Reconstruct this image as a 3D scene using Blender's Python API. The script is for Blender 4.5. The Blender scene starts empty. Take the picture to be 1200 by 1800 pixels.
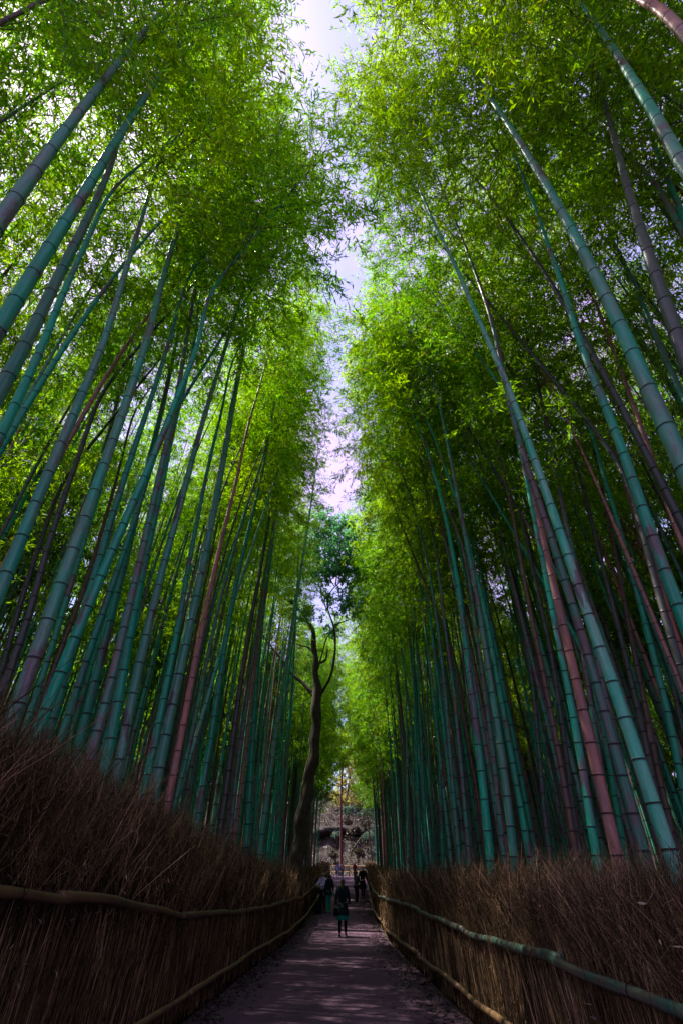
import bpy, math, random
import numpy as np
from mathutils import Vector, Matrix
R = math.radians
random.seed(7); rng = np.random.default_rng(7)
sc = bpy.context.scene
COL = sc.collection

# ------------------------------------------------------------------ camera
CAM = np.array([0.0, 0.0, 1.45]); PITCH = R(36.25); F = 900.0
cam_d = bpy.data.cameras.new("camera"); cam = bpy.data.objects.new("camera", cam_d); COL.objects.link(cam)
cam.location = CAM; cam.rotation_euler = (R(90) + PITCH, 0, 0)
cam_d.sensor_fit = 'VERTICAL'; cam_d.sensor_height = 36; cam_d.lens = 18.0; cam_d.clip_start = .05; cam_d.clip_end = 3000
sc.camera = cam

def ray(px, py):
    a = (px - 600) / F; b = (900 - py) / F
    return np.array([a, math.cos(PITCH) - b * math.sin(PITCH), math.sin(PITCH) + b * math.cos(PITCH)])
def at(px, py, Y):
    r = ray(px, py); return CAM + r * (Y / r[1])
def g(Y):                                   # the lane is level, then climbs gently
    return np.interp(Y, [-1000, 22, 33, 42, 74, 86, 1000], [0, 0, .42, .86, 2.25, 2.7, 2.7])
def interp(Y, xs, ys): return np.interp(Y, xs, ys)
LX = lambda Y: interp(Y, [0, 4, 7.5, 15, 19, 28, 42, 74, 86], [-2.3, -2.25, -2.12, -1.98, -1.86, -1.52, -1.42, -1.35, -1.6])
RX = lambda Y: interp(Y, [0, 4, 7.5, 18, 30, 42, 74, 86], [2.0, 1.86, 1.74, 1.6, 1.5, 1.85, 2.95, 3.3])
LUP = lambda Y: interp(Y, [0, 4.3, 6.2, 9.1, 15, 26, 33, 86], [1.5, 1.43, 1.33, 1.13, 1.03, 1.13, 1.42, 3.7])
RUP = lambda Y: interp(Y, [0, 4.1, 5.7, 9.2, 16.7, 26, 33, 86], [.86, .91, .945, .95, 1.1, 1.15, 1.42, 3.7])
LTOP = lambda Y: interp(Y, [0, 4.4, 11, 19.5, 26, 42, 86], [2.75, 2.55, 2.2, 2.0, 1.95, 2.35, 4.25])
RTOP = lambda Y: interp(Y, [0, 5, 10, 26, 42, 86], [1.45, 1.5, 1.6, 1.82, 2.35, 4.25])

# ------------------------------------------------------------------ helpers
def tag(o, label=None, cat=None, group=None, kind=None):
    if label: o['label'] = label
    if cat: o['category'] = cat
    if group: o['group'] = group
    if kind: o['kind'] = kind
    return o
def empty(name, loc, rz=0):
    o = bpy.data.objects.new(name, None); COL.objects.link(o); o.location = loc; o.rotation_euler = (0, 0, rz)
    o.empty_display_size = .2; return o
def mesh_np(name, V, Q, mats, midx=None, smooth=False):
    V = np.asarray(V, np.float32).reshape(-1, 3); Q = np.asarray(Q, np.int32).reshape(-1, 4)
    me = bpy.data.meshes.new(name)
    me.vertices.add(len(V)); me.vertices.foreach_set('co', V.ravel())
    me.loops.add(len(Q) * 4); me.loops.foreach_set('vertex_index', Q.ravel())
    me.polygons.add(len(Q)); me.polygons.foreach_set('loop_start', np.arange(len(Q), dtype=np.int32) * 4)
    for m in (mats if isinstance(mats, (list, tuple)) else [mats]): me.materials.append(m)
    if midx is not None: me.polygons.foreach_set('material_index', np.asarray(midx, np.int32))
    if smooth: me.polygons.foreach_set('use_smooth', np.ones(len(Q), bool))
    me.update(calc_edges=True); me.validate()
    return me
def link(name, me, parent=None, loc=None):
    o = bpy.data.objects.new(name, me); COL.objects.link(o)
    if parent: o.parent = parent
    if loc is not None: o.location = loc
    return o
def tube(P, rad, sides=8, cap=True):
    """swept tube -> V, Q"""
    P = np.asarray(P, float); n = len(P); rad = np.broadcast_to(rad, (n,)).astype(float)
    T = np.gradient(P, axis=0); T /= np.linalg.norm(T, axis=1)[:, None] + 1e-9
    ref = np.array([0, 1, 0]) if abs(T[:, 1]).mean() < .8 else np.array([1, 0, 0])
    A = np.cross(T, ref); A /= np.linalg.norm(A, axis=1)[:, None] + 1e-9
    B = np.cross(T, A)
    th = np.arange(sides) * 2 * math.pi / sides
    V = P[:, None, :] + rad[:, None, None] * (np.cos(th)[None, :, None] * A[:, None, :] + np.sin(th)[None, :, None] * B[:, None, :])
    i = np.arange(n - 1)[:, None] * sides; j = np.arange(sides)[None, :]; k = (j + 1) % sides
    Q = np.stack([i + j, i + k, i + sides + k, i + sides + j], -1).reshape(-1, 4)
    V = V.reshape(-1, 3)
    if cap:
        c0 = len(V); V = np.vstack([V, P[0], P[-1]])
        jj = np.arange(0, sides, 2)
        e0 = np.stack([np.full_like(jj, c0), (jj + 2) % sides, (jj + 1) % sides, jj], -1)
        b = (n - 1) * sides
        e1 = np.stack([np.full_like(jj, c0 + 1), b + jj, b + (jj + 1) % sides, b + (jj + 2) % sides], -1)
        Q = np.vstack([Q, e0, e1])
    return V, Q
def join(parts):
    Vs, Qs, off = [], [], 0
    for V, Q in parts:
        Vs.append(V); Qs.append(np.asarray(Q) + off); off += len(V)
    return np.vstack(Vs), np.vstack(Qs)
def box(c, s, rz=0):
    c = np.array(c, float); s = np.array(s, float) / 2
    V = np.array([[x, y, z] for z in (-1, 1) for y in (-1, 1) for x in (-1, 1)], float) * s
    if rz: V = V @ np.array([[math.cos(rz), math.sin(rz), 0], [-math.sin(rz), math.cos(rz), 0], [0, 0, 1]])
    return V + c, np.array([[0, 2, 3, 1], [4, 5, 7, 6], [0, 1, 5, 4], [2, 6, 7, 3], [0, 4, 6, 2], [1, 3, 7, 5]])
def smooth_path(P, n):
    P = np.asarray(P, float); d = np.r_[0, np.cumsum(np.linalg.norm(np.diff(P, axis=0), axis=1))]
    t = np.linspace(0, d[-1], n)
    Q = np.stack([np.interp(t, d, P[:, k]) for k in range(P.shape[1])], 1)
    for _ in range(3):
        Q[1:-1] = (Q[:-2] + 2 * Q[1:-1] + Q[2:]) / 4
    return Q
def unit(v): return v / (np.linalg.norm(v, axis=-1, keepdims=True) + 1e-9)
def leaves(base, d, n, ln, wd):
    """lanceolate folded leaf quads: base point, direction, normal, length, width"""
    d = unit(d); s = unit(np.cross(d, n)); nn = np.cross(s, d)
    ln = np.asarray(ln)[:, None]; wd = np.asarray(wd)[:, None]
    V = np.stack([base, base + d * ln * .42 + s * wd * .5 + nn * wd * .16,
                  base + d * ln - nn * ln * .08, base + d * ln * .42 - s * wd * .5 + nn * wd * .16], 1).reshape(-1, 3)
    Q = np.arange(len(base) * 4).reshape(-1, 4)
    return V, Q
def twigs(P0, P1, P2, r):
    """three-point tapering sticks with a triangular section"""
    n = len(P0); r = np.asarray(r)
    T = unit(P2 - P0); ref = np.tile(np.array([[.3, .9, .1]]), (n, 1)); A = unit(np.cross(T, ref)); B = np.cross(T, A)
    V = []
    for P, k in ((P0, 1.), (P1, .85), (P2, .35)):
        for a in (0, 2.094, 4.189):
            V.append(P + (A * math.cos(a) + B * math.sin(a)) * (r * k)[:, None])
    V = np.stack(V, 1).reshape(-1, 3)
    f = []
    for l in (0, 3):
        for j in range(3):
            k = (j + 1) % 3; f.append([l + j, l + k, l + 3 + k, l + 3 + j])
    Q = (np.array(f)[None] + (np.arange(n) * 9)[:, None, None]).reshape(-1, 4)
    return V, Q

# ------------------------------------------------------------------ materials
def nt(name):
    m = bpy.data.materials.new(name); m.use_nodes = True; t = m.node_tree
    b = t.nodes.get('Principled BSDF'); return m, t, b
def N(t, k, **kw):
    n = t.nodes.new(k)
    for a, v in kw.items(): setattr(n, a, v)
    return n
def ramp(t, src, stops):
    r = N(t, 'ShaderNodeValToRGB'); e = r.color_ramp.elements
    while len(e) > 1: e.remove(e[-1])
    e[0].position = stops[0][0]; e[0].color = (*stops[0][1], 1)
    for p, c in stops[1:]:
        x = e.new(p); x.color = (*c, 1)
    t.links.new(src, r.inputs[0]); return r.outputs[0]
def noise(t, scale, detail=4, rough=.55, coord='Object', stretch=None):
    c = N(t, 'ShaderNodeTexCoord'); n = N(t, 'ShaderNodeTexNoise'); n.inputs['Scale'].default_value = scale
    n.inputs['Detail'].default_value = detail; n.inputs['Roughness'].default_value = rough
    src = c.outputs[coord]
    if stretch:
        m = N(t, 'ShaderNodeMapping'); m.inputs['Scale'].default_value = stretch; t.links.new(src, m.inputs[0]); src = m.outputs[0]
    t.links.new(src, n.inputs['Vector']); return n.outputs['Fac']
def mix(t, fac, a, b, mode='MIX'):
    m = N(t, 'ShaderNodeMix', data_type='RGBA', blend_type=mode)
    if isinstance(fac, float): m.inputs[0].default_value = fac
    else: t.links.new(fac, m.inputs[0])
    for i, v in ((6, a), (7, b)):
        if isinstance(v, tuple): m.inputs[i].default_value = (*v, 1)
        else: t.links.new(v, m.inputs[i])
    return m.outputs[2]
def bump(t, b, src, strength=.3, dist=.01):
    n = N(t, 'ShaderNodeBump'); n.inputs['Strength'].default_value = strength; n.inputs['Distance'].default_value = dist
    t.links.new(src, n.inputs['Height']); t.links.new(n.outputs[0], b.inputs['Normal'])
def simple(name, c, rough=.7, var=.25, scale=8, spec=.3):
    m, t, b = nt(name)
    n = noise(t, scale)
    col = ramp(t, n, [(.25, tuple(x * (1 - var) for x in c)), (.75, tuple(min(1, x * (1 + var)) for x in c))])
    t.links.new(col, b.inputs['Base Color']); b.inputs['Roughness'].default_value = rough
    b.inputs['Specular IOR Level'].default_value = spec
    return m
def culm_mat(name, c1, c2, lo=.42, hi=.62, c3=(.12, .094, .10)):
    """waxy culm: base tone c1 with a bloom of c2 in soft patches and fine lengthwise streaks"""
    m, t, b = nt(name)
    oi = N(t, 'ShaderNodeObjectInfo')
    c = N(t, 'ShaderNodeTexCoord'); add = N(t, 'ShaderNodeVectorMath', operation='ADD')
    mp = N(t, 'ShaderNodeMapping'); mp.inputs['Scale'].default_value = (1, 1, .28)
    cmb = N(t, 'ShaderNodeCombineXYZ'); mul = N(t, 'ShaderNodeMath', operation='MULTIPLY'); mul.inputs[1].default_value = 50
    t.links.new(oi.outputs['Random'], mul.inputs[0]); t.links.new(mul.outputs[0], cmb.inputs[0])
    t.links.new(c.outputs['Object'], mp.inputs[0]); t.links.new(mp.outputs[0], add.inputs[0]); t.links.new(cmb.outputs[0], add.inputs[1])
    n = N(t, 'ShaderNodeTexNoise'); n.inputs['Scale'].default_value = 4.2; n.inputs['Detail'].default_value = 7; n.inputs['Roughness'].default_value = .62
    t.links.new(add.outputs[0], n.inputs['Vector'])
    col = ramp(t, n.outputs['Fac'], [(lo, c1), (hi, c2), (hi + .035, c3)])
    f = noise(t, 26, 6, .7, stretch=(1, 1, .12))
    fc = ramp(t, f, [(.3, (.62, .62, .62)), (.7, (1.12, 1.12, 1.12))])
    col = mix(t, 1., col, fc, 'MULTIPLY')
    sp = noise(t, 60, 3, .6)
    col = mix(t, ramp(t, sp, [(.64, (0, 0, 0)), (.7, (.55, .55, .55))]), col, (.035, .03, .035))
    hs = N(t, 'ShaderNodeHueSaturation'); vm = N(t, 'ShaderNodeMapRange'); vm.inputs[3].default_value = .7; vm.inputs[4].default_value = 1.2
    t.links.new(oi.outputs['Random'], vm.inputs[0]); t.links.new(vm.outputs[0], hs.inputs['Value']); t.links.new(col, hs.inputs['Color'])
    t.links.new(hs.outputs[0], b.inputs['Base Color'])
    b.inputs['Roughness'].default_value = .42; b.inputs['Specular IOR Level'].default_value = .4
    bump(t, b, f, .25, .004)
    return m
CM = {
 'teal': culm_mat('teal_culm', (.001, .33, .185), (.03, .25, .16), .42, .565),
 'pale': culm_mat('pale_teal_culm', (.012, .36, .22), (.15, .34, .25), .36, .585),
 'grey': culm_mat('grey_culm', (.02, .27, .165), (.10, .21, .15), .40, .57),
 'purple': culm_mat('purple_grey_culm', (.165, .115, .12), (.02, .25, .16), .46, .56, (.17, .11, .135)),
 'dark': culm_mat('dark_culm', (.04, .06, .045), (.075, .06, .06), .4, .65),
 'pink': culm_mat('pinkish_culm', (.42, .16, .14), (.28, .14, .14), .4, .65, (.25, .14, .13)),
 'brown': culm_mat('brown_culm', (.15, .075, .05), (.10, .06, .065), .4, .65),
}
M_node = simple('culm_node', (.03, .022, .028), .8)
M_branch = simple('bamboo_branch', (.10, .09, .06), .7)
def leaf_mat(name, dif, tra, mixf=.55, yellow=(.30, .30, .01)):
    m, t, b = nt(name)
    t.nodes.remove(b); out = [n for n in t.nodes if n.type == 'OUTPUT_MATERIAL'][0]
    geo = N(t, 'ShaderNodeNewGeometry'); oi = N(t, 'ShaderNodeObjectInfo')
    hs = N(t, 'ShaderNodeHueSaturation')
    vr = N(t, 'ShaderNodeMapRange'); vr.inputs[3].default_value = .55; vr.inputs[4].default_value = 1.45
    t.links.new(geo.outputs['Random Per Island'], vr.inputs[0])
    hr = N(t, 'ShaderNodeMapRange'); hr.inputs[3].default_value = .485; hr.inputs[4].default_value = .515
    t.links.new(oi.outputs['Random'], hr.inputs[0])
    outs = []
    for c in (dif, tra):
        h = N(t, 'ShaderNodeHueSaturation')
        y = mix(t, ramp(t, geo.outputs['Random Per Island'], [(.93, (0, 0, 0)), (.97, (1, 1, 1))]), c, yellow)
        t.links.new(y, h.inputs['Color']); t.links.new(vr.outputs[0], h.inputs['Value']); t.links.new(hr.outputs[0], h.inputs['Hue'])
        outs.append(h.outputs[0])
    d = N(t, 'ShaderNodeBsdfDiffuse'); tr = N(t, 'ShaderNodeBsdfTranslucent'); gl = N(t, 'ShaderNodeBsdfGlossy')
    gl.inputs['Roughness'].default_value = .4; gl.inputs['Color'].default_value = (.5, .55, .6, 1)
    t.links.new(outs[0], d.inputs[0]); t.links.new(outs[1], tr.inputs[0])
    m1 = N(t, 'ShaderNodeMixShader'); m1.inputs[0].default_value = mixf
    t.links.new(d.outputs[0], m1.inputs[1]); t.links.new(tr.outputs[0], m1.inputs[2])
    m2 = N(t, 'ShaderNodeMixShader'); m2.inputs[0].default_value = .05
    t.links.new(m1.outputs[0], m2.inputs[1]); t.links.new(gl.outputs[0], m2.inputs[2])
    t.links.new(m2.outputs[0], out.inputs[0])
    return m
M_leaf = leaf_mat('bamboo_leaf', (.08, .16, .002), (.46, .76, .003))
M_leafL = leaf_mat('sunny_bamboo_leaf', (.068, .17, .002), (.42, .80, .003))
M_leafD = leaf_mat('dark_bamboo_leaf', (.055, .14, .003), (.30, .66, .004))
M_mleaf = leaf_mat('shaded_distant_leaf', (.04, .10, .006), (.12, .30, .004), .4)  # darker, less translucent leaf: the deep grove's shade is painted into its colour
M_tleaf = leaf_mat('evergreen_leaf', (.10, .28, .14), (.18, .50, .15), .45, (.05, .12, .05))
M_yleaf = leaf_mat('pale_yellow_leaf', (.34, .33, .08), (.6, .55, .12), .5)
M_pleaf = leaf_mat('dusty_shrub_leaf', (.045, .029, .016), (.05, .035, .013), .4, (.22, .16, .10))
M_bleaf = leaf_mat('blue_green_shrub_leaf', (.08, .14, .10), (.08, .16, .08), .4, (.3, .28, .2))
M_bark = simple('dark_bark', (.055, .045, .028), .9, .5, 5)
M_barkr = simple('reddish_bark', (.10, .028, .035), .9, .4, 6)
def twig_mat():
    m, t, b = nt('dry_brushwood')
    geo = N(t, 'ShaderNodeNewGeometry')
    col = ramp(t, geo.outputs['Random Per Island'], [(0, (.018, .013, .005)), (.35, (.058, .039, .016)), (.7, (.165, .108, .048)), (.92, (.42, .27, .145)), (1, (.65, .44, .26))])
    n = noise(t, 1.1, 3)
    col = mix(t, 1., col, ramp(t, n, [(.3, (.55, .5, .5)), (.7, (1.25, 1.15, 1.15))]), 'MULTIPLY')
    t.links.new(col, b.inputs['Base Color']); b.inputs['Roughness'].default_value = .85; b.inputs['Specular IOR Level'].default_value = .15
    return m
M_twig = twig_mat()
M_dry = leaf_mat('dry_leaf', (.15, .095, .055), (.12, .07, .03), .25, (.4, .28, .16))
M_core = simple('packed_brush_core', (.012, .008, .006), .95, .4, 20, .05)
M_railL = culm_mat('weathered_rail', (.17, .092, .038), (.11, .062, .032), .4, .6, (.07, .047, .03))
M_railR = culm_mat('greenish_rail', (.04, .10, .07), (.10, .08, .06), .42, .58, (.09, .065, .05))
M_tan = simple('tan_rail', (.45, .25, .12), .7)

def path_mat():
    m, t, b = nt('trodden_gravel')
    a = noise(t, 45, 8, .75); c = noise(t, .8, 4, .6); d = noise(t, 160, 2, .5)
    col = ramp(t, a, [(.3, (.064, .033, .052)), (.5, (.108, .060, .088)), (.72, (.165, .103, .14))])
    col = mix(t, 1., col, ramp(t, c, [(.3, (.72, .70, .72)), (.7, (1.15, 1.12, 1.15))]), 'MULTIPLY')
    col = mix(t, ramp(t, d, [(.66, (0, 0, 0)), (.72, (1, 1, 1))]), col, (.22, .16, .19))
    t.links.new(col, b.inputs['Base Color']); b.inputs['Roughness'].default_value = .92; b.inputs['Specular IOR Level'].default_value = .15
    bump(t, b, a, .6, .012)
    return m
M_path = path_mat()
def soil_mat():
    m, t, b = nt('leafy_soil')
    a = noise(t, 14, 8, .7)
    col = ramp(t, a, [(.3, (.022, .015, .014)), (.5, (.05, .035, .028)), (.75, (.11, .075, .05))])
    t.links.new(col, b.inputs['Base Color']); b.inputs['Roughness'].default_value = .95
    bump(t, b, a, .8, .03); return m
M_soil = soil_mat()

# ------------------------------------------------------------------ world, sun
SUN_EL, SUN_AZ = R(61), R(-68)          # azimuth measured from +Y towards +X
w = bpy.data.worlds.new("World"); sc.world = w; w.use_nodes = True; t = w.node_tree
bg = t.nodes['Background']; sky = N(t, 'ShaderNodeTexSky', sky_type='NISHITA'); sky.sun_disc = False
sky.sun_elevation = SUN_EL; sky.sun_rotation = SUN_AZ; sky.air_density = 1.2; sky.dust_density = 1.5
cl = noise(t, 2.2, 6, .6, 'Generated')
clf = ramp(t, cl, [(.42, (.05, .05, .05)), (.6, (.9, .9, .9))])
skyc = mix(t, clf, sky.outputs[0], (4.6, 3.9, 5.5))     # thin bright cloud
skyc = mix(t, 1., skyc, (.90, .80, 1.08), 'MULTIPLY')
t.links.new(skyc, bg.inputs[0]); bg.inputs[1].default_value = .13
sd = bpy.data.lights.new("sun", 'SUN'); sd.energy = 5; sd.angle = R(.5); sd.color = (1, .95, .85)
so = bpy.data.objects.new("sun", sd); COL.objects.link(so)
sdir = Vector((math.sin(SUN_AZ) * math.cos(SUN_EL), math.cos(SUN_AZ) * math.cos(SUN_EL), math.sin(SUN_EL)))
so.rotation_euler = sdir.to_track_quat('Z', 'Y').to_euler(); so.location = (0, 0, 40)

# ------------------------------------------------------------------ ground, path, hill
def sheet(name, ys, xl, xr, nx, zf, mat):
    V = []
    for Y in ys:
        a, b = xl(Y), xr(Y)
        for i in range(nx):
            x = a + (b - a) * i / (nx - 1); V.append((x, Y, zf(x, Y)))
    n = len(ys); Q = [[j * nx + i, j * nx + i + 1, (j + 1) * nx + i + 1, (j + 1) * nx + i] for j in range(n - 1) for i in range(nx - 1)]
    return link(name, mesh_np(name, V, Q, mat, smooth=True))
ys = list(np.r_[np.linspace(-600, -20, 6), np.linspace(-15, 22, 38), np.linspace(23, 90, 68), [120, 200, 500, 1200]])
tag(sheet('ground', ys, lambda Y: -900, lambda Y: 900, 5, lambda x, Y: g(Y) - .02, M_soil), kind='structure')
yp = list(np.r_[np.linspace(-15, 22, 38), np.linspace(23, 87, 65)])
tag(sheet('path', yp, lambda Y: LX(Y) + .02, lambda Y: RX(Y) - .02, 9, lambda x, Y: g(Y) + .004, M_path), kind='structure')
def hillz(x, Y):
    h = np.interp(Y, [87, 90, 96, 104, 125, 200], [2.5, 3.4, 7.2, 12.2, 18, 22])
    return h + .5 * math.sin(x * .7 + Y) + .35 * math.sin(x * 1.9 - Y * .8)
tag(sheet('hill', list(np.linspace(87, 130, 40)) + [160, 200], lambda Y: -60, lambda Y: 60, 90, hillz, M_soil), kind='structure')

# fallen leaves and crumbs of soil along both path edges
n = 6000; Yl = 6 + rng.random(n) ** 1.4 * 45; side = rng.random(n) < .5
off = np.abs(rng.normal(0, .26, n)) * np.where(side, 1, 1.25)
X = np.where(side, LX(Yl) + .05 + off, RX(Yl) - .05 - off)
base = np.stack([X, Yl, g(Yl) + .012 + rng.random(n) * .01], 1)
d = rng.normal(size=(n, 3)); d[:, 2] = np.abs(d[:, 2]) * .15
nn = rng.normal(size=(n, 3)) * .3; nn[:, 2] = 1
V, Q = leaves(base, d, nn, .05 + rng.random(n) * .07, .02 + rng.random(n) * .025)
M_litter = leaf_mat('fallen_leaf', (.045, .028, .024), (.03, .02, .012), .2, (.12, .09, .04))
tag(link('leaf_litter', mesh_np('leaf_litter', V, Q, M_litter)), 'brown fallen leaves strewn along both edges of the gravel path', 'fallen leaves', kind='stuff')

# ------------------------------------------------------------------ brushwood fences
def fence(side, FX, UP, TOP, label, rmat, groupname):
    s = -1 if side == 'L' else 1
    root = empty('brushwood_fence', (0, 0, 0)); tag(root, label, 'fence', groupname)
    parts = []
    for (y0, y1, den, r) in ((1.2, 6, 5400, .0022), (6, 12, 3000, .0031), (12, 22, 1100, .005), (22, 45, 520, .008), (45, 86, 220, .013)):
        n = int((y1 - y0) * den); Y = y0 + rng.random(n) * (y1 - y0)
        fx = FX(Y); up = UP(Y); top = TOP(Y); gz = g(Y)
        # the combed face below the upper rail
        a = rng.random(n) < .42
        z0 = np.where(a, gz + rng.random(n) * .5 * (up - gz), up - .2 + rng.random(n) ** 1.2 * (top - up - .1))
        hgt = np.where(a, .35 + rng.random(n) * .45, np.minimum(.3 + .5 * rng.random(n) ** 1.5, (top - up)))
        depth = np.where(a, rng.random(n) * .08, .02 + rng.random(n) ** 1.2 * .75)
        k = (z0 - gz) / (up - gz + .01)
        P0 = np.stack([fx + s * (.02 + .08 * k + depth), Y, z0], 1)
        wild = np.where(a, .08, .40)
        lean = np.where(a, .03, .12 if side == 'L' else .02)
        # clumps share a lean so that the brush reads as tufts
        cl_ = np.sin(Y * 5.1 + depth * 9) * .5 + np.sin(Y * 13.7 + 2) * .5
        dx = rng.normal(0, 1, n) * wild + s * np.where(a, .03, .22) ; dy = rng.normal(0, 1, n) * wild + lean + cl_ * np.where(a, .03, .16)
        hz = np.where(a, hgt, np.maximum(.12, hgt * (1 + .22 * cl_)))
        P2 = P0 + np.stack([dx * hz, dy * hz, hz], 1)
        P2[:, 2] = np.where(a, P2[:, 2], np.minimum(P2[:, 2], top + .85 * rng.random(n) ** 4 + .16 * cl_))
        P1 = (P0 + P2) / 2 + rng.normal(0, .014, (n, 3))
        parts.append(twigs(P0, P1, P2, r * (.5 + 1.7 * rng.random(n) ** 2.2)))
        # side twiglets in the wild part
        q = np.where(~a)[0]; kk = len(q); B = P0[q] + (P2[q] - P0[q]) * (.35 + .55 * rng.random((kk, 1)))
        D = unit(rng.normal(size=(kk, 3)) + np.array([s * .2, .15, .6])) * (.06 + .26 * rng.random((kk, 1)) ** 1.5)
        parts.append(twigs(B, B + D * .5 + rng.normal(0, .01, (kk, 3)), B + D, r * .55 * np.ones(kk)))
    V, Q = join(parts)
    o = link('brushwood', mesh_np('brushwood', V, Q, M_twig), root); tag(o, kind='stuff')
    nd = 1500; Y = 1.5 + 22 * rng.random(nd) ** 1.8; dp = rng.random(nd); hz = UP(Y) - .5 + rng.random(nd) * (TOP(Y) - UP(Y) + .45)
    B = np.stack([FX(Y) + s * (.04 + .5 * dp * np.clip(hz - UP(Y), 0, 1)), Y, hz], 1)
    V, Q = leaves(B, rng.normal(size=(nd, 3)) + np.array([0, .3, .3]), rng.normal(size=(nd, 3)), .03 + .05 * rng.random(nd), .007 + .009 * rng.random(nd))
    tag(link('dry_leaves', mesh_np('dry_leaves', V, Q, M_dry), root), kind='stuff')
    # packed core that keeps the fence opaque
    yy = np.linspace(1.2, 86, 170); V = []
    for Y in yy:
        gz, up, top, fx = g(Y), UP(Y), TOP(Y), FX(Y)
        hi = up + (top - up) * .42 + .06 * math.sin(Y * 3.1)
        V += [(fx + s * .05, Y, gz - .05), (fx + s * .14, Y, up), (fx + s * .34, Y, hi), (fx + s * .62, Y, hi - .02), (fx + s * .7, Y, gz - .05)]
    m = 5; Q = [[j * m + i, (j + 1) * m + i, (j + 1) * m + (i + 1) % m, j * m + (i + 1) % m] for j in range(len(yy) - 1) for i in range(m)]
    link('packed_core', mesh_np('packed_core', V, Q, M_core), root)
    for nm, zf, ofs, r0, rmat in (('upper_rail', lambda Y: UP(Y), .01, .040, rmat), ('lower_rail', lambda Y: g(Y) + .3, -.05, .038, M_railL)):
        prt = []; y = 1.2; i = 0
        while y < 85:
            L = 3.6 + random.random() * 1.6; yy = np.linspace(y, min(y + L, 86), 24)
            wob = .012 * np.sin(yy * 1.1 + i * 1.3) + .006 * np.sin(yy * 3.3 + i)
            P = np.stack([FX(yy) + s * ofs + s * .012 * (i % 2) + wob * .6, yy, zf(yy) + wob + .004 * (i % 2)], 1)
            rr = r0 * (1 - .18 * np.linspace(0, 1, 24)) * (1 + .10 * (np.arange(24) % 5 == 2))
            prt.append(tube(P, rr, 10)); y += L - .25; i += 1
        V, Q = join(prt); link(nm, mesh_np(nm, V, Q, rmat, smooth=True), root)
    # ties round the upper rail
    for Y in np.arange(2.6, 60, 1.83):
        P = np.array([FX(Y) + s * .01, Y, UP(Y)]); th = np.linspace(0, 2 * math.pi, 9)
        ring = P + np.stack([np.cos(th) * .044, np.zeros(9) + .004 * np.arange(9), np.sin(th) * .044], 1)
        V, Q = tube(ring, .0035, 4); link('rope_tie', mesh_np('rope_tie', V, Q, M_core), root)
fence('L', LX, LUP, LTOP, 'brown brushwood fence left of the path with a crooked brown upper rail', M_railL, 'brushwood fences along the path')
fence('R', RX, RUP, RTOP, 'brown brushwood fence right of the path with a smooth greenish upper rail', M_railR, 'brushwood fences along the path')

# ------------------------------------------------------------------ bamboo
def culm_mesh(name, P_of_z, H, r0, spacing, mat, sides=10, rpow=.8, z0=0.):
    """nodes: dark scar line, slight flare above; straight internodes"""
    zs, rs, mi = [], [], []
    z = z0 + spacing * .5; levels = []
    while z < H - .1:
        levels.append(z); z += spacing * (1 + .5 * (z - z0) / H) * (.93 + .14 * random.random())
    zz = [z0]; kk = [1.05]; band = []
    for L in levels:
        r = r0 * max(.02, 1 - (L - z0) / (H - z0)) ** rpow
        hl = max(.006, r * .10)
        zz += [L - hl * 3.4, L - hl * 1.1, L - hl, L + hl * .2, L + hl * 1.2, L + hl * 3]
        kk += [1., 1.02, 1.085, 1.09, 1.0, .985]; band += [0, 0, 0, 1, 1, 0]
    zz.append(H); kk.append(1); band.append(0)
    zz = np.array(zz); kk = np.array(kk)
    rr = r0 * np.maximum(.02, 1 - (zz - z0) / (H - z0)) ** rpow * kk
    P = P_of_z(zz)
    V, Q = tube(P, rr, sides, False)
    mi = np.repeat(np.array(band[:len(zz) - 1]), sides)
    return mesh_np(name, V, Q, [mat, M_node], mi, True)

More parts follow.
